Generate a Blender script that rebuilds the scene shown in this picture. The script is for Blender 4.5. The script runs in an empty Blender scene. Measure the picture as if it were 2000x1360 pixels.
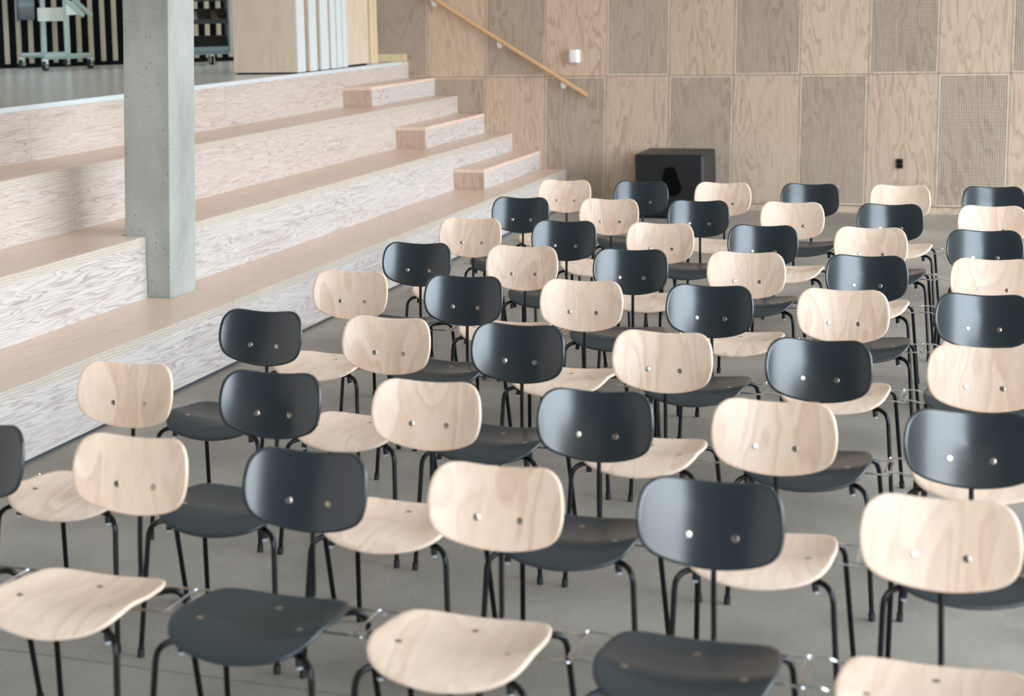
import bpy, math, random
from mathutils import Vector, Matrix
random.seed(7)
sc = bpy.context.scene
COL = sc.collection

# ------------------------------------------------------------------ camera
cam_d = bpy.data.cameras.new('camera')
cam = bpy.data.objects.new('camera', cam_d); COL.objects.link(cam)
FWD = Vector((-0.318873, 0.944899, -0.074059)).normalized()
RGT = Vector((0.947797, 0.317960, -0.024125)).normalized()
UP = RGT.cross(FWD).normalized(); RGT = FWD.cross(UP).normalized()
m3 = Matrix((RGT, UP, -FWD)).transposed()
cam.matrix_world = Matrix.Translation((0, 0, 1.99365)) @ m3.to_4x4()
cam_d.sensor_width = 36; cam_d.sensor_fit = 'HORIZONTAL'
cam_d.lens = 2979.37 / 2000 * 36
cam_d.shift_x = (1000 - 991.5) / 2000
cam_d.shift_y = (225.0 - 680) / 2000
cam_d.clip_start = .05; cam_d.clip_end = 200
cam_d.dof.use_dof = True; cam_d.dof.focus_distance = 7.5; cam_d.dof.aperture_fstop = 2.7
sc.camera = cam

# ------------------------------------------------------------------ world (overcast sky) and exposure
w = bpy.data.worlds.new('sky'); sc.world = w; w.use_nodes = True
nt = w.node_tree; nt.nodes.clear()
wo = nt.nodes.new('ShaderNodeOutputWorld'); bg = nt.nodes.new('ShaderNodeBackground')
tc = nt.nodes.new('ShaderNodeTexCoord'); sx = nt.nodes.new('ShaderNodeSeparateXYZ'); rp = nt.nodes.new('ShaderNodeValToRGB')
nt.links.new(tc.outputs['Generated'], sx.inputs[0]); nt.links.new(sx.outputs['Z'], rp.inputs[0])
el = rp.color_ramp.elements
el[0].position = 0.0; el[0].color = (.26, .25, .23, 1)
el[1].position = 1.0; el[1].color = (.60, .80, 1.0, 1)
for pos, c in ((.03, (.60, .63, .65, 1)), (.10, (.82, .92, 1.0, 1)), (.35, (.70, .86, 1.0, 1))):
    e = el.new(pos); e.color = c
nt.links.new(rp.outputs[0], bg.inputs[0]); bg.inputs[1].default_value = 12.0
nt.links.new(bg.outputs[0], wo.inputs[0])
sc.view_settings.view_transform = 'Standard'; sc.view_settings.look = 'None'
sc.view_settings.gamma = 1; sc.view_settings.use_curve_mapping = False
sc.view_settings.exposure = 0.13
sc.cycles.use_denoising = True
sc.cycles.max_bounces = 8; sc.cycles.diffuse_bounces = 5; sc.cycles.glossy_bounces = 3
sc.cycles.sample_clamp_indirect = 6

# room extents
XR, YN, YB, ZC = 8.2, -8.0, 14.10, 7.0      # right wall, wall behind the camera, back wall, ceiling

def portal(name, loc, rot, sx_, sy_):
    l = bpy.data.lights.new(name, 'AREA'); l.shape = 'RECTANGLE'; l.size = sx_; l.size_y = sy_
    l.cycles.is_portal = True
    o = bpy.data.objects.new(name, l); COL.objects.link(o); o.location = loc; o.rotation_euler = rot
portal('window_portal', (XR + .1, 7.65, 3.4), (0, math.radians(90), 0), 6.4, 12.3)
portal('window_portal', (4.3, YN - .1, 3.4), (math.radians(90), 0, 0), 7.3, 6.4)
portal('added_skylight_portal', (-13.5, 9.5, ZC + .25), (0, 0, 0), 2.2, 7)  # portal for the skylight added above the upper floor

# ------------------------------------------------------------------ helpers
def lin(c):
    r = []
    for v in c:
        v /= 255
        r.append(v / 12.92 if v <= .04045 else ((v + .055) / 1.055) ** 2.4)
    return (*r, 1)

class MB:
    def __init__(s): s.v = []; s.f = []; s.mi = []
    def box(s, x0, x1, y0, y1, z0, z1, mi=0):
        b = len(s.v)
        s.v += [(x0,y0,z0),(x1,y0,z0),(x1,y1,z0),(x0,y1,z0),(x0,y0,z1),(x1,y0,z1),(x1,y1,z1),(x0,y1,z1)]
        for q in ((3,2,1,0),(4,5,6,7),(0,1,5,4),(1,2,6,5),(2,3,7,6),(3,0,4,7)):
            s.f.append(tuple(b+i for i in q)); s.mi.append(mi)
        return s
    def bbox(s, x0, x1, y0, y1, z0, z1, c=.004):
        """box with chamfered vertical+horizontal edges"""
        b = len(s.v)
        def ring(z, d): return [(x0+d,y0,z),(x1-d,y0,z),(x1,y0+d,z),(x1,y1-d,z),(x1-d,y1,z),(x0+d,y1,z),(x0,y1-d,z),(x0,y0+d,z)]
        def inset(z): return [(x0+2*c,y0+c,z),(x1-2*c,y0+c,z),(x1-c,y0+2*c,z),(x1-c,y1-2*c,z),(x1-2*c,y1-c,z),(x0+2*c,y1-c,z),(x0+c,y1-2*c,z),(x0+c,y0+2*c,z)]
        s.v += inset(z0) + ring(z0+c, c) + ring(z1-c, c) + inset(z1)
        for k in range(3):
            for i in range(8):
                j = (i+1) % 8
                s.f.append((b+k*8+i, b+k*8+j, b+k*8+8+j, b+k*8+8+i)); s.mi.append(0)
        s.f.append(tuple(b+i for i in range(7,-1,-1))); s.f.append(tuple(b+24+i for i in range(8))); s.mi += [0,0]
        return s
    def tube(s, pts, r, n=10, cap=True, mi=0, r2=None):
        P = [Vector(p) for p in pts]; b = len(s.v); up = None
        for i, p in enumerate(P):
            t = (P[min(i+1, len(P)-1)] - P[max(i-1, 0)]).normalized()
            if up is None:
                up = Vector((0,0,1)) if abs(t.z) < .9 else Vector((1,0,0))
            a = t.cross(up)
            if a.length < 1e-4: a = t.cross(Vector((0,1,0)))
            a.normalize(); c = a.cross(t).normalized(); up = c
            rr = r if r2 is None else r + (r2-r)*i/(len(P)-1)
            for k in range(n):
                th = 2*math.pi*k/n
                s.v.append(tuple(p + a*math.cos(th)*rr + c*math.sin(th)*rr))
        for i in range(len(P)-1):
            for k in range(n):
                k2 = (k+1) % n
                s.f.append((b+i*n+k, b+i*n+k2, b+(i+1)*n+k2, b+(i+1)*n+k)); s.mi.append(mi)
        if cap:
            s.f.append(tuple(b+k for k in range(n-1,-1,-1))); s.f.append(tuple(b+(len(P)-1)*n+k for k in range(n))); s.mi += [mi, mi]
        return s
    def mesh(s, name, mats, smooth=False, fix=True):
        me = bpy.data.meshes.new(name); me.from_pydata(s.v, [], s.f)
        for m in (mats if isinstance(mats, (list, tuple)) else [mats]): me.materials.append(m)
        me.polygons.foreach_set('material_index', s.mi)
        if fix:
            import bmesh
            bm = bmesh.new(); bm.from_mesh(me); bmesh.ops.recalc_face_normals(bm, faces=bm.faces); bm.to_mesh(me); bm.free()
        if smooth:
            me.polygons.foreach_set('use_smooth', [True]*len(me.polygons))
            try: me.set_sharp_from_angle(angle=math.radians(38))
            except Exception: pass
        me.update()
        return me

def fillet(pts, rad, seg=6):
    P = [Vector(p) for p in pts]; out = [P[0]]
    for i in range(1, len(P)-1):
        d0 = (P[i-1]-P[i]); d1 = (P[i+1]-P[i])
        k = min(rad, d0.length*.48, d1.length*.48)
        a = P[i] + d0.normalized()*k; c = P[i] + d1.normalized()*k
        for j in range(seg+1):
            t = j/seg; out.append(a*(1-t)**2 + P[i]*2*t*(1-t) + c*t*t)
    out.append(P[-1]); return out

def obj(name, me, parent=None, loc=None, rot=None):
    o = bpy.data.objects.new(name, me); COL.objects.link(o)
    if parent: o.parent = parent
    if loc: o.location = loc
    if rot: o.rotation_euler = rot
    return o
def thing(name, label, cat, loc=(0,0,0), rz=0, group=None):
    o = bpy.data.objects.new(name, None); COL.objects.link(o); o.location = loc; o.rotation_euler = (0,0,rz)
    o.empty_display_size = .1
    return tag(o, label, cat, group)
def tag(o, label, cat, group=None):
    o['label'] = label; o['category'] = cat
    if group: o['group'] = group
    return o
def struct(name, me, label=None):
    o = obj(name, me); o['kind'] = 'structure'
    if label: o['label'] = label
    return o

# ------------------------------------------------------------------ materials
def mat(name):
    m = bpy.data.materials.new(name); m.use_nodes = True
    n = m.node_tree.nodes; return m, n, m.node_tree.links, n['Principled BSDF']
def plain(name, col, rough=.5, metal=0, spec=.5):
    m, n, l, p = mat(name)
    p.inputs['Base Color'].default_value = lin(col); p.inputs['Roughness'].default_value = rough
    p.inputs['Metallic'].default_value = metal; p.inputs['Specular IOR Level'].default_value = spec
    return m
def math_n(n, l, op, a, b=None):
    x = n.new('ShaderNodeMath'); x.operation = op
    for i, v in enumerate((a, b)):
        if v is None: continue
        if isinstance(v, (int, float)): x.inputs[i].default_value = v
        else: l.new(v, x.inputs[i])
    return x.outputs[0]
def mix_n(n, l, fac, a, b, mode='MIX'):
    x = n.new('ShaderNodeMix'); x.data_type = 'RGBA'; x.blend_type = mode
    for s, v in ((x.inputs[0], fac), (x.inputs[6], a), (x.inputs[7], b)):
        if isinstance(v, (int, float)): s.default_value = v
        elif isinstance(v, tuple): s.default_value = v
        else: l.new(v, s)
    return x.outputs[2]

def wood(name, light, dark, scale, rings, contrast, fine=.25, fine_scale=(1,1,1), rough=.5, spec=.35, rand=True, hue=0.0, soft=False):
    """rotary-cut veneer: contour bands of a stretched noise + fine fibre streaks, shifted per object"""
    m, n, l, p = mat(name)
    t = n.new('ShaderNodeTexCoord'); oi = n.new('ShaderNodeObjectInfo')
    add = n.new('ShaderNodeVectorMath'); add.operation = 'ADD'
    cmb = n.new('ShaderNodeCombineXYZ')
    for i, k in enumerate((37.3, 71.9, 53.1)): l.new(math_n(n, l, 'MULTIPLY', oi.outputs['Random'], k), cmb.inputs[i])
    l.new(t.outputs['Object'], add.inputs[0])
    if rand: l.new(cmb.outputs[0], add.inputs[1])
    mp = n.new('ShaderNodeMapping'); mp.inputs['Scale'].default_value = scale; l.new(add.outputs[0], mp.inputs[0])
    nz = n.new('ShaderNodeTexNoise'); nz.inputs['Scale'].default_value = 1; nz.inputs['Detail'].default_value = 2.2; nz.inputs['Roughness'].default_value = .42
    nz.inputs['Distortion'].default_value = .35; l.new(mp.outputs[0], nz.inputs['Vector'])
    fr = math_n(n, l, 'FRACT', math_n(n, l, 'MULTIPLY', nz.outputs[0], rings))
    r = n.new('ShaderNodeValToRGB'); l.new(fr, r.inputs[0])
    el = r.color_ramp.elements
    el[0].position = 0; el[0].color = (0,0,0,1); el[1].position = .45; el[1].color = (.18,)*3 + (1,)
    x = el.new(.66); x.color = (.85,)*3+(1,); x = el.new(.84); x.color = (1,1,1,1); x = el.new(.92); x.color = (.15,)*3+(1,); x = el.new(1.0); x.color = (0,0,0,1)
    if soft:
        for q in list(el)[2:]: pass
        while len(el) > 2: el.remove(el[-1])
        el[0].position = 0; el[0].color = (0,0,0,1); el[1].position = .8; el[1].color = (1,1,1,1)
        x = el.new(.3); x.color = (.2,.2,.2,1); x = el.new(1.0); x.color = (0,0,0,1)
    # vary strength over the sheet
    nb = n.new('ShaderNodeTexNoise'); nb.inputs['Scale'].default_value = .6; l.new(mp.outputs[0], nb.inputs['Vector'])
    st = n.new('ShaderNodeMapRange'); l.new(nb.outputs[0], st.inputs[0]); st.inputs[1].default_value = .35; st.inputs[2].default_value = .62
    st.inputs[3].default_value = contrast*.35; st.inputs[4].default_value = contrast
    fac = math_n(n, l, 'MULTIPLY', r.outputs[0], st.outputs[0])
    # fibres
    mf = n.new('ShaderNodeMapping'); mf.inputs['Scale'].default_value = fine_scale; l.new(add.outputs[0], mf.inputs[0])
    nf = n.new('ShaderNodeTexNoise'); nf.inputs['Scale'].default_value = 1; nf.inputs['Detail'].default_value = 3; l.new(mf.outputs[0], nf.inputs['Vector'])
    ff = n.new('ShaderNodeMapRange'); l.new(nf.outputs[0], ff.inputs[0]); ff.inputs[1].default_value = .35; ff.inputs[2].default_value = .7; ff.inputs[3].default_value = 0; ff.inputs[4].default_value = fine
    fac2 = math_n(n, l, 'MINIMUM', math_n(n, l, 'ADD', fac, ff.outputs[0]), 1.0)
    c = mix_n(n, l, fac2, lin(light), lin(dark))
    # tone of the sheet itself
    tv = n.new('ShaderNodeMapRange'); l.new(oi.outputs['Random'], tv.inputs[0]); tv.inputs[3].default_value = 1-hue; tv.inputs[4].default_value = 1+hue*.5
    hs = n.new('ShaderNodeHueSaturation'); l.new(c, hs.inputs['Color']); l.new(tv.outputs[0], hs.inputs['Value'])
    l.new(hs.outputs[0], p.inputs['Base Color'])
    p.inputs['Roughness'].default_value = rough; p.inputs['Specular IOR Level'].default_value = spec
    return m

M = {}
M['beech_back'] = wood('beech veneer upright grain', (244,217,195), (215,180,155), (8, 8, 1.5), 7, .62, .22, (140,140,5), .32, .38, hue=.06, soft=True)
M['beech_seat'] = wood('beech veneer lengthwise grain', (244,218,197), (215,181,157), (7.5, 1.5, 7.5), 7, .62, .22, (140,5,140), .36, .38, hue=.06, soft=True)
M['riser'] = wood('white-washed fir plywood', (207,198,191), (164,149,142), (2, 1.5, 19), 10, .75, .25, (60,5,60), .6, .25, hue=.03)
M['riser_tread_bounce'] = wood('white-washed fir plywood with painted tread bounce', (206,192,182), (166,146,136), (2, 1.5, 19), 10, .62, .25, (60,5,60), .6, .25, hue=.03)  # upper risers: pink bounce light off the treads put into the colour
M['tread'] = wood('pinkish plywood bench top', (234,206,186), (208,178,158), (14, 1.6, 9), 8, .5, .3, (90,6,90), .32, .45, hue=.02)
M['step_side'] = wood('upright grain plywood step end', (200,174,156), (164,134,116), (14, 14, 2.0), 6, .5, .4, (90,90,6), .55, .3)
M['panel'] = wood('plywood wall panel upright grain', (202,177,154), (166,138,119), (8.5, 8.5, 1.5), 8, .62, .3, (90,90,4), .6, .25, hue=.06)
M['perf'] = wood('perforated plywood panel', (203,182,162), (168,143,126), (6.5, 6.5, 1.25), 8, .55, .25, (90,90,4), .6, .25, hue=.05)
M['birch'] = wood('pale birch partition veneer', (220,199,177), (196,168,144), (7, 7, 1.3), 6, .35, .2, (90,90,5), .5, .35)
M['pine'] = wood('yellow pine', (224,202,164), (200,172,132), (14, 14, 1.2), 6, .4, .2, (90,90,5), .5, .35)
M['rail_wood'] = wood('oak handrail', (205,164,122), (180,138,98), (3, 30, 30), 4, .3, .25, (8,120,120), .4, .4)
M['slat'] = wood('pale wall slat', (190,178,156), (158,144,122), (20, 20, 1.5), 5, .4, .2, (90,90,5), .6, .3, hue=.05)
M['ply_edge'] = None

def make_ply_edge():
    m, n, l, p = mat('plywood edge plies')
    t = n.new('ShaderNodeTexCoord'); mp = n.new('ShaderNodeMapping'); mp.inputs['Scale'].default_value = (1,1,1); l.new(t.outputs['Object'], mp.inputs[0])
    s = n.new('ShaderNodeSeparateXYZ'); l.new(mp.outputs[0], s.inputs[0])
    nz = n.new('ShaderNodeTexNoise'); nz.inputs['Scale'].default_value = 9; l.new(t.outputs['Object'], nz.inputs['Vector'])
    z = math_n(n, l, 'ADD', math_n(n, l, 'MULTIPLY', s.outputs[2], 66.0), math_n(n, l, 'MULTIPLY', nz.outputs[0], 1.2))
    fr = math_n(n, l, 'FRACT', z)
    r = n.new('ShaderNodeValToRGB'); l.new(fr, r.inputs[0])
    r.color_ramp.elements[0].color = lin((206,194,182)); r.color_ramp.elements[1].color = lin((188,174,160))
    r.color_ramp.elements[0].position = .4; r.color_ramp.elements[1].position = .6
    n2 = n.new('ShaderNodeTexNoise'); n2.inputs['Scale'].default_value = 30; l.new(t.outputs['Object'], n2.inputs['Vector'])
    c = mix_n(n, l, math_n(n, l, 'MULTIPLY', n2.outputs[0], .35), r.outputs[0], lin((160,145,122)))
    l.new(c, p.inputs['Base Color']); p.inputs['Roughness'].default_value = .6
    return m
M['ply_edge'] = make_ply_edge()

def concrete(name, base, dark, rough, speck=.3, scale=1.0, pores=False, spec=.3, streak=None):
    m, n, l, p = mat(name)
    t = n.new('ShaderNodeTexCoord')
    a = n.new('ShaderNodeTexNoise'); a.inputs['Scale'].default_value = .9*scale; a.inputs['Detail'].default_value = 5; a.inputs['Roughness'].default_value = .6
    mp = n.new('ShaderNodeMapping'); mp.inputs['Scale'].default_value = streak or (1,1,1); l.new(t.outputs['Object'], mp.inputs[0]); l.new(mp.outputs[0], a.inputs['Vector'])
    ra = n.new('ShaderNodeMapRange'); l.new(a.outputs[0], ra.inputs[0]); ra.inputs[1].default_value = .35; ra.inputs[2].default_value = .68
    c = mix_n(n, l, ra.outputs[0], lin(base), lin(dark))
    b = n.new('ShaderNodeTexNoise'); b.inputs['Scale'].default_value = 130; b.inputs['Detail'].default_value = 2; l.new(t.outputs['Object'], b.inputs['Vector'])
    rb = n.new('ShaderNodeMapRange'); l.new(b.outputs[0], rb.inputs[0]); rb.inputs[1].default_value = .3; rb.inputs[2].default_value = .7
    rb.inputs[3].default_value = 1-speck*.5; rb.inputs[4].default_value = 1+speck*.5
    hs = n.new('ShaderNodeHueSaturation'); l.new(c, hs.inputs['Color']); l.new(rb.outputs[0], hs.inputs['Value'])
    cc = hs.outputs[0]
    v = n.new('ShaderNodeTexVoronoi'); v.inputs['Scale'].default_value = 38 if pores else 34; l.new(t.outputs['Object'], v.inputs['Vector'])
    lt = n.new('ShaderNodeValToRGB'); l.new(v.outputs['Distance'], lt.inputs[0])
    lt.color_ramp.elements[0].position = .16 if pores else .07; lt.color_ramp.elements[0].color = (1,1,1,1); lt.color_ramp.elements[1].position = .24 if pores else .13; lt.color_ramp.elements[1].color = (0,0,0,1)
    sc3 = n.new('ShaderNodeSeparateColor'); l.new(v.outputs['Color'], sc3.inputs[0])
    keep = math_n(n, l, 'LESS_THAN', sc3.outputs[0], .13 if pores else .22)
    f = math_n(n, l, 'MULTIPLY', lt.outputs[0], keep)
    cc = mix_n(n, l, math_n(n, l, 'MULTIPLY', f, .7), cc, lin((112,110,104)) if pores else lin((205,200,190)))
    if not pores:
        f2 = math_n(n, l, 'MULTIPLY', lt.outputs[0], math_n(n, l, 'GREATER_THAN', sc3.outputs[0], .88))
        cc = mix_n(n, l, math_n(n, l, 'MULTIPLY', f2, .6), cc, lin((95,88,80)))
    l.new(cc, p.inputs['Base Color'])
    rr = n.new('ShaderNodeMapRange'); l.new(a.outputs[0], rr.inputs[0]); rr.inputs[3].default_value = rough-.08; rr.inputs[4].default_value = rough+.12
    l.new(rr.outputs[0], p.inputs['Roughness']); p.inputs['Specular IOR Level'].default_value = spec
    if pores:
        bp = n.new('ShaderNodeBump'); bp.inputs['Strength'].default_value = .35; bp.inputs['Distance'].default_value = .004
        l.new(math_n(n, l, 'SUBTRACT', 1.0, f), bp.inputs['Height']); l.new(bp.outputs[0], p.inputs['Normal'])
    return m
M['floor'] = concrete('polished concrete floor', (172,164,154), (127,121,113), .42, .28)
M['column'] = concrete('cast concrete', (182,182,176), (140,139,132), .75, .2, 2.4, True, .2, (1,1,.4))
M['deck'] = concrete('grey linoleum', (212,206,196), (204,198,188), .2, .05, .5, False, .6)

def black_stain(name, rough):
    m, n, l, p = mat(name)
    t = n.new('ShaderNodeTexCoord'); mp = n.new('ShaderNodeMapping'); mp.inputs['Scale'].default_value = (160,160,9); l.new(t.outputs['Object'], mp.inputs[0])
    nz = n.new('ShaderNodeTexNoise'); nz.inputs['Scale'].default_value = 1; nz.inputs['Detail'].default_value = 2; l.new(mp.outputs[0], nz.inputs['Vector'])
    c = mix_n(n, l, nz.outputs[0], lin((43,50,54)), lin((49,56,60)))
    l.new(c, p.inputs['Base Color']); p.inputs['Roughness'].default_value = rough; p.inputs['Specular IOR Level'].default_value = .68
    return m
M['black'] = black_stain('black stained veneer', .20); M['black_seat'] = black_stain('black stained seat veneer', .33)
M['steel'] = plain('black powder-coated steel', (5,6,7), .16, 0, .35)
M['rubber'] = plain('black plastic', (16,16,17), .6)
M['chrome'] = plain('satin nickel', (200,190,176), .28, 1)
M['wire'] = plain('bright zinc wire', (225,225,225), .15, 1)
M['grey_tip'] = plain('pale grey plastic', (190,194,198), .4)
M['speaker'] = plain('black speaker cabinet', (30,30,33), .45)
M['grille'] = plain('black speaker front', (10,12,13), .5)
M['hole'] = plain('dark recess', (4,4,4), .9, 0, .1)
M['felt'] = plain('dark felt backing', (66,56,48), .95, 0, .1)
M['slat_back'] = plain('black wall felt', (20,23,24), .9, 0, .15)
M['plaster'] = plain('off-white plaster', (205,202,196), .8)
M['dark_plaster'] = plain('dark grey plaster', (74,72,70), .8)
M['ceiling'] = plain('white ceiling', (225,224,220), .85)
M['white'] = plain('white plastic', (232,233,230), .4)
M['mint'] = plain('mint grey enamel', (176,196,190), .4)
M['cream'] = plain('white enamel', (232,236,226), .4)
M['alu'] = plain('white aluminium profile', (222,228,228), .4, .2)
M['trim'] = plain('pale metal edge strip', (206,211,212), .4, 0)
M['frame'] = plain('dark window frame', (70,72,74), .5)
M['dark_sheet'] = plain('dark grey sheet metal', (46,48,50), .5)
M['flange'] = plain('dark blue flange', (62,66,92), .4)
M['pale_steel'] = plain('pale blue grey steel', (130,150,155), .4)
M['drum_grey'] = plain('grey enamel drum', (120,132,138), .35)
M['socket'] = plain('black socket plastic', (18,20,20), .4)

# ------------------------------------------------------------------ room shell
fl = struct('floor', MB().box(-16, XR, YN, YB+.2, -.2, -.012).mesh('floor', M['hole']))
def slab(x0, x1, y0, y1):
    g = .003
    o = obj('floor_slab', MB().box(x0+g, x1-g, y0+g, y1-g, -.06, 0).mesh('floor_slab', M['floor']), fl); return o
slab(-16, XR, YN, -1.1); slab(-16, XR, -1.1, 3.9); slab(-16, XR, 3.9, YB+.2)
SKY = (-14.6, -12.4, 6.0, 13.0)          # added skylight, out of view, put in to brighten the upper floor
struct('ceiling', MB().box(-16, SKY[0], YN, 19, ZC, ZC+.2).box(SKY[1], XR, YN, 19, ZC, ZC+.2).box(SKY[0], SKY[1], YN, SKY[2], ZC, ZC+.2).box(SKY[0], SKY[1], SKY[3], 19, ZC, ZC+.2).mesh('ceiling', M['ceiling']))
sky = struct('added_skylight', MB().box(SKY[0], SKY[1], SKY[2], SKY[2]+.06, ZC+.02, ZC+.16).mesh('added_skylight_edge', M['frame']))  # frame of the added, unseen skylight
for i in range(1, 4):
    y = SKY[2] + (SKY[3]-SKY[2])*i/4
    obj('mullion', MB().box(SKY[0], SKY[1], y-.03, y+.03, ZC+.02, ZC+.16).mesh('mullion', M['frame']), sky)

def window_wall(name, fixed, axis, a0, a1, openings, z0, z1, t, mk='plaster'):
    mb = MB()
    def b(p0, p1, q0, q1):
        if axis == 'y': mb.box(fixed, fixed+t, p0, p1, q0, q1)
        else: mb.box(p0, p1, fixed-t, fixed, q0, q1)
    cur = a0
    for o0, o1 in openings:
        if o0 > cur: b(cur, o0, 0, ZC)
        b(o0, o1, 0, z0); b(o0, o1, z1, ZC); cur = o1
    if cur < a1: b(cur, a1, 0, ZC)
    return struct(name, mb.mesh(name, M[mk]))
ROP = [(1.5, YB-.3)]; NOP = [(.65, XR-.25)]
window_wall('wall_right', XR, 'y', YN, YB+.3, ROP, .15, 6.6, .25)
window_wall('wall_front', YN, 'x', -16, XR+.25, NOP, .15, 6.6, .25, 'dark_plaster')
def win(name, axis, fixed, o0, o1, n, z0, z1):
    r = struct(name, MB().box(*((fixed+.08, fixed+.16, o0, o1) if axis == 'y' else (o0, o1, fixed-.16, fixed-.08)), z0, z0+.07).mesh('sill_rail', M['frame']))
    def bar(nm, p0, p1, q0, q1):
        a = (fixed+.08, fixed+.16, p0, p1) if axis == 'y' else (p0, p1, fixed-.16, fixed-.08)
        obj(nm, MB().box(*a, q0, q1).mesh(nm, M['frame']), r)
    bar('head_rail', o0, o1, z1-.07, z1)
    for i in range(n+1):
        c = o0 + (o1-o0)*i/n; bar('mullion', max(o0, c-.03), min(o1, c+.03), z0+.07, z1-.07)
win('window_1', 'y', XR, *ROP[0], 5, .15, 6.6)
win('window_2', 'x', YN, *NOP[0], 4, .15, 6.6)
struct('wall_left', MB().box(-16.2, -16, YN-.2, 19, 0, ZC).mesh('wall_left', M['plaster']))
struct('wall_rear', MB().box(-16, -6.3, 18.8, 19, 0, ZC).mesh('wall_rear', M['plaster']))

# back wall: chequerboard of plain and perforated plywood panels in front of felt
PW, PZ, PX = .6119, 1.2636, -5.5908     # panel pitch, height of the horizontal joint, x of a vertical joint at that height
LEAN = .034                              # the joints stand slightly off plumb
wb = struct('wall_back', MB().box(-6.28, XR, YB+.022, YB+.3, 0, ZC).mesh('wall_back', M['felt']))
struct('baseboard_back', MB().box(-4.17, XR, YB-.006, YB+.022, 0, .058).mesh('baseboard_back', M['panel']))
HP = 1.2
def lean_mesh(mb, name, m): 
    mb.v = [(x + LEAN*(z), y, z) for x, y, z in mb.v]; return mb.mesh(name, m, fix=False)
def perf_panel():
    mb = MB(); nx, nz = 29, 58; bx = .018; W_, H_ = PW-.004, HP-.004
    cx = (W_-2*bx)/nx; cz = (H_-2*bx)/nz; hx, hz = cx*.29, cz*.29; T = .018
    v = mb.v; f = mb.f
    def q(*i): f.append(i); mb.mi.append(0)
    # border
    xs = (0, bx, W_-bx, W_); zs = (0, bx, H_-bx, H_)
    base = len(v)
    for z in zs:
        for x in xs: v.append((x, 0, z))
    for a in range(3):
        for b_ in range(3):
            if a == 1 and b_ == 1: continue
            i = base + a*4 + b_; q(i, i+1, i+5, i+4)
    # outer rim
    r0 = len(v); v += [(0,0,0),(W_,0,0),(W_,0,H_),(0,0,H_),(0,T,0),(W_,T,0),(W_,T,H_),(0,T,H_)]
    for i in range(4):
        j = (i+1) % 4; q(r0+i, r0+4+i, r0+4+j, r0+j)
    for iz in range(nz):
        for ix in range(nx):
            x0 = bx+ix*cx; z0 = bx+iz*cz; mx, mz = x0+cx/2, z0+cz/2; b_ = len(v)
            v += [(x0,0,z0),(x0+cx,0,z0),(x0+cx,0,z0+cz),(x0,0,z0+cz),
                  (mx-hx,0,mz-hz),(mx+hx,0,mz-hz),(mx+hx,0,mz+hz),(mx-hx,0,mz+hz),
                  (mx-hx,T,mz-hz),(mx+hx,T,mz-hz),(mx+hx,T,mz+hz),(mx-hx,T,mz+hz)]
            for i in range(4):
                j = (i+1) % 4
                q(b_+i, b_+j, b_+4+j, b_+4+i); q(b_+4+i, b_+4+j, b_+8+j, b_+8+i)
    return lean_mesh(mb, 'perforated_panel', M['perf'])
pm = perf_panel()
sm = lean_mesh(MB().box(0, PW-.004, 0, .02, 0, HP-.004), 'plywood_panel', M['panel'])
for row, zb in enumerate((PZ-HP, PZ, PZ+HP, PZ+2*HP, PZ+3*HP)):
    for k in range(-1, 24):
        x = PX + k*PW
        # lower row: joints k=0 -> 1 is perforated (left of 947 px), alternating
        perf = ((k + row) % 2 == 0)
        if row > 1 and k > 14: continue
        hh = min(HP, ZC-zb)
        if hh < HP*.9: continue
        xx = x + .002 + LEAN*(zb-PZ)
        if xx + PW > XR: continue
        obj('perforated_panel' if perf else 'plywood_panel', pm if perf else sm, wb, (xx, YB, zb+.002))

# ------------------------------------------------------------------ tiered seating
TX = [-4.175, -4.715, -5.275, -5.79]; TZ = [.363, .714, 1.084, 1.4254]
Y0 = -2.0
CX0, CX1, CY0, CY1 = -4.865, -4.568, 7.485, 7.765      # concrete column footprint
ts = thing('tiered_seating', 'built-in white-washed plywood tiered seating along the left side, rising to the upper floor', 'bleachers', (TX[0], 6, 0))
def part(name, mb, m, smooth=False):
    me = mb.mesh(name, m, smooth)
    o = obj(name, me, ts); o.matrix_parent_inverse = Matrix.Translation((-TX[0], -6, 0)); return o
RJ = [[Y0, .9, 4.9, 8.9, 12.9, YB-.004], [Y0, .27, 2.71, 5.15, 7.59, 10.03, 12.47, YB-.004], [Y0, .3, 2.74, 5.18, 7.62, 10.067, 12.5, YB-.004], [Y0, .62, 3.06, 5.5, 7.942, 10.38, 12.82, YB-.004]]
for k in range(4):
    zb = 0.018 if k == 0 else TZ[k-1]
    zt = TZ[k] - .046 if k < 3 else TZ[k]-.03
    x = TX[k]
    for a, b in zip(RJ[k][:-1], RJ[k][1:]):
        segs = [(a, b)]
        if k == 1:   # riser stops either side of the column
            segs = []
            for s0, s1 in ((a, min(b, CY0-.004)), (max(a, CY1+.004), b)):
                if s1 - s0 > .02: segs.append((s0, s1))
        for s0, s1 in segs:
            part('riser_panel', MB().box(x-.02, x, s0+.0012, s1-.0012, zb, zt), M['riser' if k < 2 else 'riser_tread_bounce'])
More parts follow.
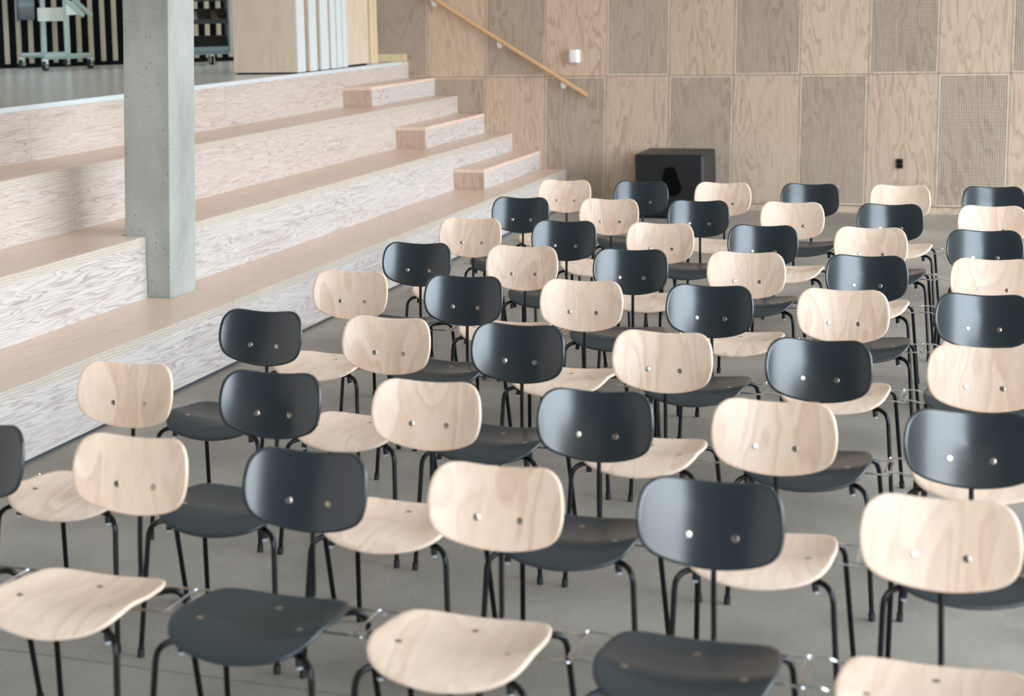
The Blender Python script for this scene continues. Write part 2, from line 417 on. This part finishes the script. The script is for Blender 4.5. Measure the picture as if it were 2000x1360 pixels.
for k in range(3):
    x1 = TX[k] + .004; x0 = TX[k+1] - .02 if k < 3 else TX[k]-.6
    zt = TZ[k]; zb = zt - .045
    for a, b in zip(RJ[k][:-1], RJ[k][1:]):
        rects = [(x0, x1, a, b)]
        if k in (0, 1):
            rects = []
            gap = .006
            s0, s1 = max(a, CY0-gap), min(b, CY1+gap)
            if s1 <= s0: rects = [(x0, x1, a, b)]
            else:
                if s0-a > .01: rects.append((x0, x1, a, s0))
                if b-s1 > .01: rects.append((x0, x1, s1, b))
                if k == 0: rects.append((CX1+gap, x1, s0, s1))
                if k == 1: rects.append((x0, CX0-gap, s0, s1))
        for (p0, p1, q0, q1) in rects:
            part('bench_board', MB().box(p0, p1-.004, q0+.0008, q1-.0008, zb, zt), M['tread'])
            if abs(p1-x1) < 1e-6:
                part('edge_band', MB().box(p1-.004, p1, q0+.0008, q1-.0008, zb, zt-.0012), M['ply_edge'])
part('plinth_strip', MB().box(TX[0]-.02, TX[0]-.008, Y0, YB-.004, 0, .018), M['frame'])
# half-height steps against the back wall
for k, (yn, zt) in enumerate(((12.45, .542), (12.51, .905), (12.53, 1.262))):
    xb = TX[k+1]; xf = TX[k+1] + .277; zb = TZ[k]
    part('step_side', MB().box(xb+.001, xf, yn, yn+.02, zb+.001, zt-.03), M['step_side'])
    part('step_riser', MB().box(xf-.02, xf, yn+.021, YB-.004, zb+.001, zt-.03), M['riser'])
    part('step_board', MB().box(xb+.001, xf+.002, yn-.003, YB-.004, zt-.029, zt), M['tread'])

# upper floor
struct('floor_upper', MB().box(-16, TX[3]-.002, Y0, 18.8, 1.25, TZ[3]).mesh('floor_upper', M['deck']))
struct('trim_1', MB().bbox(TX[3]-.03, TX[3]+.006, Y0, 13.9, TZ[3]-.026, TZ[3]+.006, .002).mesh('trim_1', M['trim']))
struct('baseboard_upper', MB().box(-6.25, TX[3]-.01, YB-.02, YB-.002, TZ[3]+.002, TZ[3]+.075).mesh('baseboard_upper', M['pine']))

# column
cm = MB().bbox(CX0-(CX0+CX1)/2, CX1-(CX0+CX1)/2, CY0-(CY0+CY1)/2, CY1-(CY0+CY1)/2, 0, ZC-.02, .006).mesh('concrete_column', M['column'])
co = obj('concrete_column', cm, None, ((CX0+CX1)/2-.013, (CY0+CY1)/2, 0)); co.rotation_euler = (0, .037, 0)
tag(co, 'square fair-faced grey concrete column rising through the tiered plywood seating', 'column')

# ------------------------------------------------------------------ chairs
BW, BH, RC, TILT, BTOP = .387/2, .2247/2, .417, .204, .7848
ST, CT = math.sin(TILT), math.cos(TILT); ZM = BTOP - BH*CT
OUT = [(0,.935),(.2,.945),(.4,.972),(.56,.994),(.68,.985),(.79,.92),(.885,.79),(.95,.6),(.985,.36),(1,.1),(.992,-.13),(.96,-.36),(.9,-.55),(.8,-.70),(.66,-.81),(.48,-.90),(.25,-.97),(0,-1.0)]
def closed_curve(half, n_sub=3):
    pts = half + [(-x, y) for x, y in half[-2:0:-1]]
    out = []; N = len(pts)
    for i in range(N):
        p0, p1, p2, p3 = pts[i-1], pts[i], pts[(i+1) % N], pts[(i+2) % N]
        for j in range(n_sub):
            t = j/n_sub
            out.append(tuple(.5*(2*p1[d] + (p2[d]-p0[d])*t + (2*p0[d]-5*p1[d]+4*p2[d]-p3[d])*t*t + (3*p1[d]-p0[d]-3*p2[d]+p3[d])*t**3) for d in (0,1)))
    return out
def bsurf(u, v, off):
    ph = u/RC; r = RC
    x = r*math.sin(ph); yb = -r*(1-math.cos(ph))
    nx, ny = math.sin(ph), math.cos(ph)
    x += nx*off; yb += ny*off
    return (x, v*ST + yb*CT, ZM + v*CT - yb*ST)
def shell(curve, surf, center, T, name, m, levels=(.985,.94,.85,.7,.5,.3,.12)):
    mb = MB(); n = len(curve); cu, cv = center
    def ring(k, off):
        b = len(mb.v)
        for (u, v) in curve: mb.v.append(surf(cu+(u-cu)*k, cv+(v-cv)*k, off))
        return b
    rings = [ring(k, -T/2) for k in reversed(levels)]
    rings += [ring(.997, -T*.30), ring(1.0, 0), ring(.997, T*.30)]
    rings += [ring(k, T/2) for k in levels]
    for a, b in zip(rings[:-1], rings[1:]):
        for i in range(n):
            j = (i+1) % n; mb.f.append((a+i, a+j, b+j, b+i)); mb.mi.append(0)
    for r_, off in ((rings[0], -T/2), (rings[-1], T/2)):
        c = len(mb.v); mb.v.append(surf(cu, cv, off))
        for i in range(n): mb.f.append((r_+i, r_+(i+1) % n, c)); mb.mi.append(0)
    me = mb.mesh(name, m); me.polygons.foreach_set('use_smooth', [True]*len(me.polygons)); return me
bcurve = [(u*BW, v*BH) for u, v in closed_curve(OUT)]
SOUT = [(0,-.132),(.06,-.133),(.11,-.138),(.155,-.150),(.186,-.172),(.202,-.21),(.209,-.26),(.211,-.315),(.210,-.375),(.200,-.422),(.177,-.455),(.134,-.477),(.07,-.489),(0,-.4935)]
scurve = closed_curve(SOUT)
SPROF = [(-.60,.300),(-.54,.345),(-.515,.372),(-.494,.397),(-.475,.412),(-.45,.4235),(-.42,.4305),(-.38,.4325),(-.35,.431),(-.30,.424),(-.22,.4195),(-.17,.4215),(-.13,.4275),(-.05,.435)]
def seat_z(x, y):
    for (a, za), (b, zb) in zip(SPROF[:-1], SPROF[1:]):
        if a <= y <= b:
            t = (y-a)/(b-a); z = za+(zb-za)*t; break
    else: z = .43
    wgt = 1.0 if y > -.38 else max(.3, 1 - (-.38-y)/.11*.7)
    return z + .027*(abs(x)/.2)**2.2*wgt
def seat_zs(x, y):
    d = .008
    return sum(seat_z(x, y+k*d) for k in (-2,-1,0,1,2))/5
def ssurf(x, y, off):
    d = .004
    gx = (seat_zs(x+d, y)-seat_zs(x-d, y))/(2*d); gy = (seat_zs(x, y+d)-seat_zs(x, y-d))/(2*d)
    nrm = Vector((-gx, -gy, 1)).normalized(); p = Vector((x, y, seat_zs(x, y))) - nrm*off
    return tuple(p)

def disc(name, m, r=.0095):
    mb = MB(); n = 14
    for k, (rr, h) in enumerate(((1, 0), (1, .0007), (.93, .0010), (.4, .00105))):
        for i in range(n): mb.v.append((math.cos(2*math.pi*i/n)*r*rr, math.sin(2*math.pi*i/n)*r*rr, h))
    for k in range(3):
        for i in range(n): mb.f.append((k*n+i, k*n+(i+1) % n, (k+1)*n+(i+1) % n, (k+1)*n+i)); mb.mi.append(0)
    mb.f.append(tuple(3*n+i for i in range(n))); mb.mi.append(0)
    return mb.mesh(name, m, True)
disc_me = disc('screw', M['chrome'])

def leg_path(sx, front):
    if front: p = [(sx*.03,-.365,.404), (sx*.11,-.405,.415), (sx*.2135,-.455,.4135), (sx*.2330,-.5015,.012)]
    else:     p = [(sx*.03,-.30,.400), (sx*.12,-.20,.411), (sx*.2125,-.126,.414), (sx*.2345,-.078,.012)]
    return p
legs_me = {}
for sx_ in (-1, 1):
    for fr in (True, False):
        p = leg_path(sx_, fr)
        me = MB().tube(fillet(p, .048, 6), .0083, 10).mesh('leg', M['steel'], True)
        e = Vector(p[-1]); d = (Vector(p[-1])-Vector(p[-2])).normalized()
        g = MB().tube([e-d*.014, e-d*.012, e+d*.004, e+d*.0095, e+d*.0118], .0108, 10).mesh('glide', M['rubber'], True)
        legs_me[(sx_, fr)] = (me, g)
post_me = MB().tube(fillet([(0,-.40,.402),(0,-.30,.395),(0,-.10,.366),(0,-.004,.360),(0,.000,.50),(0,.0125,.62),(0,.0318,.70)], .04, 6), .0073, 10).mesh('backrest_post', M['steel'], True)
plate_me = MB().tube(fillet([(-.064,.012,.648),(-.03,.021,.648),(.03,.021,.648),(.064,.012,.648)], .02, 3), .005, 8).mesh('backrest_bracket', M['steel'], True)
bump_me = {s: MB().tube([(s*.160,-.415,.428),(s*.165,-.421,.381)], .0095, 10).mesh('bumper', M['rubber'], True) for s in (-1, 1)}
tip_me = {s: MB().tube([(s*.165,-.421,.3808),(s*.1656,-.4216,.375)], .0078, 10).mesh('bumper_tip', M['grey_tip'], True) for s in (-1, 1)}
def loop(s):
    if s > 0: y0, y1, xe, ze = -.100, -.262, .262, .400
    else: y0, y1, xe, ze = -.108, -.270, .304, .4085
    zi = .402
    pts = [(s*.10,y0,zi),(s*.235,y0,zi),(s*.25,y0,ze),(s*xe,y0,ze),(s*xe,y1,ze),(s*.25,y1,ze),(s*.235,y1,zi),(s*.10,y1,zi)]
    return MB().tube(fillet(pts, .008, 4), .0031, 8).mesh('link_loop', M['wire'], True)
loop_me = {s: loop(s) for s in (-1, 1)}
back_me = {k: shell(bcurve, bsurf, (0, .004), .0105, 'backrest', M[mk]) for k, mk in (('wood','beech_back'), ('black','black'))}
seat_me = {k: shell(scurve, ssurf, (0, -.335), .0115, 'seat', M[mk], (.985,.94,.86,.74,.6,.45,.3,.15)) for k, mk in (('wood','beech_seat'), ('black','black_seat'))}
def orient_z(n):
    return n.to_track_quat('Z', 'Y').to_euler()

def make_chair(kind):
    t = thing('chair', 'plywood chair', 'chair', (0,0,0))
    obj('seat', seat_me[kind], t); obj('backrest', back_me[kind], t)
    for x, y in ((-.1407,-.365),(.1407,-.365),(0,-.205)):
        a = Vector(ssurf(x, y, -.0055)); b = Vector(ssurf(x, y, -.02))
        obj('screw', disc_me, t, tuple(a), orient_z(b-a))
    for u in (-.0605, .0605):
        a = Vector(bsurf(u, -.029, -.005)); b = Vector(bsurf(u, -.029, -.02))
        obj('screw', disc_me, t, tuple(a), orient_z(b-a))
    for key, (lm, gm) in legs_me.items():
        lg = obj('leg', lm, t); obj('glide', gm, lg)
    obj('backrest_post', post_me, t); obj('backrest_bracket', plate_me, t)
    for s in (-1, 1):
        bo = obj('bumper', bump_me[s], t); obj('bumper_tip', tip_me[s], bo)
        obj('link_loop', loop_me[s], t)
    return t
def dup(root):
    r = root.copy(); COL.objects.link(r)
    for ch in list(root.children):
        c = ch.copy(); COL.objects.link(c); c.parent = r
        for g in ch.children:
            d = g.copy(); COL.objects.link(d); d.parent = c
    return r
CH = [
 [(-2.928,3.698,-.003),(-2.385,3.691,-.003),(-1.838,3.686,-.003),(-1.292,3.685,-.003),(-.732,3.698,-.003),(-.181,3.7,-.003)],
 [(-2.904,4.475,.01),(-2.351,4.473,.01),(-1.798,4.477,.01),(-1.244,4.487,.01),(-.695,4.49,.01),(-.135,4.505,.01)],
 [(-2.868,5.393,-.027),(-2.318,5.376,-.027),(-1.78,5.36,-.027),(-1.226,5.348,-.027),(-.668,5.342,-.027),(-.117,5.349,-.027)],
 [(-2.887,6.293,-.007),(-2.334,6.278,-.007),(-1.792,6.276,-.007),(-1.234,6.27,-.007),(-.687,6.281,-.007),(-.14,6.29,-.007)],
 [(-2.893,7.115,.008),(-2.333,7.112,.008),(-1.784,7.114,.008),(-1.227,7.125,.008),(-.672,7.132,.008),(-.118,7.134,.008)],
 [(-2.924,7.992,-.002),(-2.373,7.98,-.002),(-1.835,7.979,-.002),(-1.286,7.988,-.002),(-.733,7.998,-.002),(-.171,7.998,-.002)],
 [(-2.926,8.906,.004),(-2.363,8.908,.004),(-1.816,8.915,.004),(-1.263,8.914,.004),(-.707,8.916,.004),(-.152,8.917,.004)],
 [(-2.91,9.814,-.004),(-2.381,9.806,-.004),(-1.836,9.805,-.004),(-1.275,9.809,-.004),(-.717,9.806,-.004),(-.158,9.803,-.004)]]
ROWN = ['front row nearest the camera','second row from the front','third row from the front','fourth row from the front','fifth row from the front','third row from the back','second row from the back','back row by the panelled wall']
COLN = ['leftmost in the','second from the left in the','third from the left in the','third from the right in the','second from the right in the','rightmost in the']
proto = {'wood': None, 'black': None}
for i, row in enumerate(CH):
    for j, (x, y, a) in enumerate(row):
        kind = 'black' if (i + j) % 2 == 0 else 'wood'
        if proto[kind] is None: o = proto[kind] = make_chair(kind)
        else: o = dup(proto[kind])
        o.location = (x, y, 0); o.rotation_euler = (0, 0, a)
        o['label'] = ('black-stained' if kind == 'black' else 'pale beech') + ' plywood chair, ' + COLN[j] + ' ' + ROWN[i]
        o['category'] = 'chair'; o['group'] = 'linked plywood chairs set out in rows'

# ------------------------------------------------------------------ things on and by the back wall
sp = thing('subwoofer', 'large black subwoofer cabinet on the concrete floor against the panelled wall', 'speaker', (-3.015, 13.71, 0))
obj('cabinet', MB().bbox(-.312, .318, -.28, .31, .012, .585, .012).mesh('cabinet', M['speaker']), sp)
obj('front_baffle', MB().bbox(-.300, .306, -.292, -.281, .024, .574, .004).mesh('front_baffle', M['grille']), sp)
def bell():
    prof = [(0,.475),(.03,.472),(.05,.455),(.062,.42),(.07,.38),(.082,.335),(.098,.305),(.10,.275),(.085,.24),(.05,.215),(0,.205)]
    pts = prof + [(-x, z) for x, z in prof[-2:0:-1]]
    mb = MB(); n = len(pts)
    for y in (-.2945, -.2915): mb.v += [(x+.02, y, z) for x, z in pts]
    mb.f.append(tuple(range(n))); mb.f.append(tuple(range(2*n-1, n-1, -1))); mb.mi += [0, 0]
    for i in range(n): mb.f.append((i, (i+1) % n, n+(i+1) % n, n+i)); mb.mi.append(0)
    return mb.mesh('port', M['hole'])
obj('port', bell(), sp)
for px, py in ((-.27,-.24),(.27,-.24),(-.27,.27),(.27,.27)):
    obj('foot', MB().tube([(px,py,0),(px,py,.013)], .025, 12).mesh('foot', M['rubber'], True), sp)

hr0, hr1 = Vector((-6.0, 14.035, 2.366)), Vector((-3.921, 14.035, 1.076))
hr = thing('handrail', 'round wooden handrail sloping down the panelled wall above the steps', 'handrail', tuple(hr1))
def hp(name, me): 
    o = obj(name, me, hr); o.matrix_parent_inverse = Matrix.Translation(-hr1); return o
hp('rail', MB().tube([hr0, hr0.lerp(hr1, .5), hr1], .022, 14).mesh('rail', M['rail_wood'], True))
for bx_, bz in ((-5.493,2.00), (-4.821,1.583), (-4.181,1.155)):
    t = (bx_-hr0.x)/(hr1.x-hr0.x); z = hr0.z + (hr1.z-hr0.z)*t
    o = hp('bracket', MB().tube(fillet([(bx_, 14.098, z-.065), (bx_, 14.036, z-.065), (bx_, 14.035, z-.02)], .03, 4), .008, 8).tube([(bx_,14.0995,z-.065),(bx_,14.092,z-.065)], .026, 14).mesh('bracket', M['white'], True))

wbx = thing('wall_dispenser', 'small white rounded plastic box mounted on the plywood wall above the handrail end', 'box', (-4.058, 14.098, 1.397))
obj('cover', MB().tube(fillet([(-.036,-.025,0),(-.036,-.025,.124)], .01), .001, 4).mesh('seam', M['white']), wbx) if False else None
def rounded_box(w_, d_, h_, name, m, n=6):
    mb = MB(); pts = [(-w_/2, 0)]
    r = min(w_, d_)*.45
    for k in range(n+1):
        a = math.pi - math.pi/2*k/n; pts.append((-w_/2+r+math.cos(a)*r, -d_+r-math.sin(a)*r))
    for k in range(n+1):
        a = math.pi/2 - math.pi/2*k/n; pts.append((w_/2-r+math.cos(a)*r, -d_+r-math.sin(a)*r))
    pts.append((w_/2, 0)); N = len(pts)
    for z, k in ((0,.94),(.006,1),(h_-.006,1),(h_,.94)): mb.v += [(x*k, y*k, z) for x, y in pts]
    for lv in range(3):
        for i in range(N):
            j = (i+1) % N; mb.f.append((lv*N+i, lv*N+j, (lv+1)*N+j, (lv+1)*N+i)); mb.mi.append(0)
    mb.f.append(tuple(range(N-1,-1,-1))); mb.f.append(tuple(3*N+i for i in range(N))); mb.mi += [0,0]
    return mb.mesh(name, m, True)
obj('cover', rounded_box(.103, .07, .124, 'cover', M['white']), wbx)
so = thing('wall_socket', 'small black double wall socket low on a plain plywood panel', 'socket', (-1.037, 14.098, .41))
obj('frame', MB().bbox(-.031, .031, -.014, 0, 0, .087, .003).mesh('frame', M['socket']), so)
for z in (.024, .063):
    obj('outlet', MB().tube([(0,-.0165,z),(0,-.014,z)], .016, 14).mesh('outlet', M['hole'], True), so)

# ------------------------------------------------------------------ upper floor: folded partition, frame, slatted wall
ZD = TZ[3] + .0005
for k in range(6):
    y, th = ((11.71,.150),(11.945,.150),(12.165,.165),(12.37,.115),(12.50,.115),(12.625,.105))[k]
    lf = thing('partition_leaf', ('movable partition leaf on the upper floor, frontmost, showing its whole birch face' if k == 0 else 'movable partition leaf showing a white edge, ' + ['second','third','fourth','fifth','rearmost'][k-1] + ' in the stack'), 'partition', (-5.82, y, ZD), 0, 'stacked partition leaves')
    obj('veneer_face', MB().box(-.61, -.012, 0, .012, .014, 3.6).mesh('veneer_face', M['birch']), lf)
    obj('core', MB().box(-.60, -.012, .0125, th, .016, 3.6).mesh('core', M['birch']), lf)
    e_ = MB().box(-.0115, 0, .002, th*.33, .012, 3.6).box(-.0115, -.005, th*.33+.001, th*.66, .012, 3.6).box(-.0115, 0, th*.66+.001, th, .012, 3.6)
    obj('edge_profile', e_.mesh('edge_profile', M['alu']), lf)
    obj('bottom_seal', MB().box(-.59, -.014, .02, th-.02, 0, .0135).mesh('bottom_seal', M['rubber']), lf)
pn = thing('partition_leaf', 'wood-veneered partition leaf turned sideways behind the stack of white-edged leaves', 'partition', (-5.89, 12.80, ZD), 0)
obj('veneer_face', MB().box(-.05, 0, 0, .56, .02, 3.6).mesh('veneer_face', M['birch']), pn)
obj('edge_profile', MB().box(-.05, 0, -.012, -.0005, .012, 3.6).mesh('edge_profile', M['alu']), pn)
obj('bottom_seal', MB().box(-.045, -.005, .01, .51, 0, .019).mesh('bottom_seal', M['rubber']), pn)
fp = thing('timber_post', 'pale yellow pine door post standing before the perforated panels on the upper floor', 'post', (-6.0, 13.62, ZD))
obj('post', MB().bbox(-.05, .05, -.06, .10, 0, 3.6, .004).mesh('post', M['pine']), fp)
obj('stop_bead', MB().box(.0505, .06, .0, .05, 0, 3.6).mesh('stop_bead', M['pine']), fp)

A = Vector((-10.055, 13.423)); B = Vector((-8.358, 14.579)); dirv = (B-A).normalized()
ang = math.atan2(dirv.y, dirv.x)
ws = bpy.data.objects.new('wall_slatted', MB().box(-3.0, 4.6, .03, .08, 0, ZC-ZD-.02).mesh('wall_slatted', M['slat_back']))
COL.objects.link(ws); ws.location = (A.x, A.y, ZD); ws.rotation_euler = (0,0,ang); ws['kind'] = 'structure'
slat_me = MB().bbox(-.025, .025, 0, .03, .045, 3.6, .003).mesh('slat', M['slat'])
for k in range(-16, 36):
    s = k*.1215 + .028
    obj('slat', slat_me, ws, (s, -.0005, 0))
obj('plinth', MB().box(-3.0, 4.6, .02, .0295, 0, .044).mesh('plinth', M['slat_back']), ws)

# roll trolley
def caster(parent, x, y, hub, z=0):
    wheel = MB().tube([(x-.016, y, z+.05), (x+.016, y, z+.05)], .05, 16).mesh('caster_wheel', M['rubber'], True)
    o = obj('caster', wheel, parent)
    obj('caster_fork', MB().tube([(x-.022,y,z+.05),(x-.0165,y,z+.05)], .034, 12).tube([(x+.0165,y,z+.05),(x+.022,y,z+.05)], .034, 12).box(x-.024, x+.024, y-.014, y+.014, z+.1005, z+.116).mesh('caster_fork', hub, True), o)
T0 = Vector((-9.3, 13.2, ZD))
tr = thing('roll_trolley', 'mint and white metal roll trolley on casters before the slatted wall', 'trolley', tuple(T0))
def tp(name, me, parent=None):
    o = obj(name, me, parent or tr); o.matrix_parent_inverse = Matrix.Translation(-T0); return o
def P2(p, z): return (p[0], p[1], ZD+z)
w1, w2, w3, w4 = (-9.80,13.37), (-9.08,12.75), (-9.44,13.63), (-8.86,13.19)
for a, b in ((w2, w4), (w1, w3)):
    tp('foot_rail', MB().tube([P2(a,.135), P2(b,.135)], .026, 4).mesh('foot_rail', M['mint']))
p1 = (-8.97, 12.97); p2 = (-9.62, 13.50)
for q in (p1, p2): tp('upright', MB().tube([P2(q,.16), P2(q,1.6)], .034, 4).mesh('upright', M['mint']))
tp('cross_bar', MB().tube([P2(p1,.135), P2(p2,.135)], .018, 4).mesh('cross_bar', M['mint']))
for q in (w1, w2, w3, w4):
    c = MB().tube([(q[0]-.016, q[1], ZD+.0495),(q[0]+.016, q[1], ZD+.0495)], .049, 16).mesh('caster', M['rubber'], True)
    o = tp('caster', c)
    f = obj('caster_fork', MB().tube([(q[0]-.024,q[1],ZD+.05),(q[0]-.0165,q[1],ZD+.05)], .02, 12).tube([(q[0]+.0165,q[1],ZD+.05),(q[0]+.024,q[1],ZD+.05)], .02, 12).box(q[0]-.024, q[0]+.024, q[1]-.014, q[1]+.014, ZD+.04, ZD+.113).mesh('caster_fork', M['cream'], True), o)
d12 = Vector((p2[0]-p1[0], p2[1]-p1[1], 0)).normalized(); nrm = Vector((-d12.y, d12.x, 0))
if nrm.y > 0: nrm = -nrm
def obox(name, c, hl, hd, z0, z1, m, parent=None):
    mb = MB().bbox(-hl, hl, -hd, hd, 0, z1-z0, .004)
    me = mb.mesh(name, m); R_ = Matrix.Rotation(math.atan2(d12.y, d12.x), 4, 'Z'); me.transform(Matrix.Translation((c[0], c[1], ZD+z0)) @ R_)
    return tp(name, me, parent)
mid = Vector((p1[0]+p2[0], p1[1]+p2[1], 0))/2
cbox = mid + nrm*.09 - d12*.0
def tray():
    mb = MB().bbox(-.145, .09, -.07, .07, 0, .135, .004); me = mb.mesh('tray', M['cream'])
    me.transform(Matrix.Translation((p2[0]+.36, p2[1]-.33, ZD+.485)) @ Matrix.Rotation(math.radians(42), 4, 'Z')); return tp('tray', me)
tray()
ax = Vector((.80, .60, 0)); dc = Vector((p2[0]-.165, p2[1]-.055, ZD+.655))
tp('paper_drum', MB().tube([tuple(dc - ax*.075), tuple(dc + ax*.085)], .155, 28).mesh('paper_drum', M['drum_grey'], True))
tp('drum_flange', MB().tube([tuple(dc - ax*.0865), tuple(dc - ax*.076)], .17, 28).mesh('drum_flange', M['flange'], True))
tp('drum_axle', MB().tube([tuple(dc + ax*.0855), (p2[0], p2[1], ZD+.655)], .014, 8).mesh('drum_axle', M['steel'], True))
a0 = Vector((p1[0]+.02, p1[1]-.05, 0))
tp('side_shelf', MB().tube([(a0.x+.01, a0.y, ZD+.70), (a0.x+.20, a0.y+.02, ZD+.53)], .024, 4).tube([(a0.x+.01, a0.y+.14, ZD+.70), (a0.x+.20, a0.y+.16, ZD+.53)], .024, 4).mesh('side_shelf', M['mint']))
def wedge():
    mb = MB(); x0, y0 = a0.x+.01, a0.y
    mb.v = [(x0,y0+.01,ZD+.54),(x0+.13,y0+.02,ZD+.55),(x0,y0+.01,ZD+.68),(x0,y0+.13,ZD+.54),(x0+.13,y0+.14,ZD+.55),(x0,y0+.13,ZD+.68)]
    mb.f = [(0,1,2),(3,5,4),(0,3,4,1),(1,4,5,2),(0,2,5,3)]; mb.mi = [0]*5
    return mb.mesh('shelf_bracket', M['cream'])
tp('shelf_bracket', wedge())

# book cart
K0 = Vector((-8.0, 13.85, ZD)); kd = Vector((.83, .56, 0)).normalized()
bc = thing('book_cart', 'dark metal book cart with sloping shelves seen between column and partition', 'cart', tuple(K0), math.atan2(kd.y, kd.x))
for s in (-1, 1):
    obj('end_panel', MB().bbox(s*.30-.012, s*.30+.012, -.17, .17, .125, 1.25, .003).mesh('end_panel', M['step_side'] if s < 0 else M['pale_steel']), bc)
def sloped(z, name):
    me = MB().box(-.285, .285, -.005, .33, 0, .012).mesh(name, M['dark_sheet'])
    me.transform(Matrix.Translation((0,-.165,z)) @ Matrix.Rotation(math.radians(24), 4, 'X')); o = obj(name, me, bc)
    obj('shelf_lip', MB().box(-.285, .285, -.178, -.171, z-.012, z+.035).mesh('shelf_lip', M['pale_steel'] if z < .3 else M['dark_sheet']), o)
    return o
for z in (.15, .43, .66, .9): sloped(z, 'shelf')
obj('base_frame', MB().box(-.285, .285, -.15, -.12, .105, .135).box(-.285, .285, .12, .15, .105, .135).mesh('base_frame', M['pale_steel']), bc)
obj('upright', MB().box(-.12, -.085, .172, .19, .14, 1.25).mesh('upright', M['pale_steel']), bc)
for x in (-.12, .12):
    for y in (-.13, .13):
        o = obj('caster', MB().tube([(x-.014,y,.046),(x+.014,y,.046)], .0455, 14).mesh('caster', M['rubber'], True), bc)
        obj('caster_fork', MB().tube([(x-.022,y,.05),(x-.0145,y,.05)], .034, 12).tube([(x+.0145,y,.05),(x+.022,y,.05)], .034, 12).box(x-.022,x+.022,y-.013,y+.013,.04,.105).mesh('caster_fork', M['cream'], True), o)
BK = [(.43,-.24,(96,74,70),'brown'),(.43,-.14,(150,120,98),'tan'),(.43,-.05,(190,180,160),'cream'),(.43,.16,(120,92,70),'chestnut'),
      (.66,-.24,(40,50,90),'navy'),(.66,-.14,(200,190,170),'ivory'),(.66,-.03,(176,152,120),'straw'),(.66,.12,(140,104,86),'russet')]
for z, x, c, nm in BK:
    m = plain(nm + ' book cover', c, .6)
    t = thing('book', nm + ' book lying on the ' + ('middle' if z < .5 else 'upper') + ' sloping shelf of the book cart', 'book', (0,0,0), 0, 'books on the sloping shelves')
    R_ = Matrix.Translation(K0) @ Matrix.Rotation(math.atan2(kd.y, kd.x), 4, 'Z') @ Matrix.Translation((0,-.165,z)) @ Matrix.Rotation(math.radians(24), 4, 'X') @ Matrix.Translation((x, .012, .0125))
    t.matrix_world = R_
    obj('cover', MB().box(-.035, .035, 0, .20, 0, .003).box(-.035, .035, 0, .20, .021, .024).box(-.035, -.032, 0, .20, .003, .021).mesh('cover', m), t)
    obj('pages', MB().box(-.0315, .033, .003, .197, .0032, .0208).mesh('pages', M['white']), t)
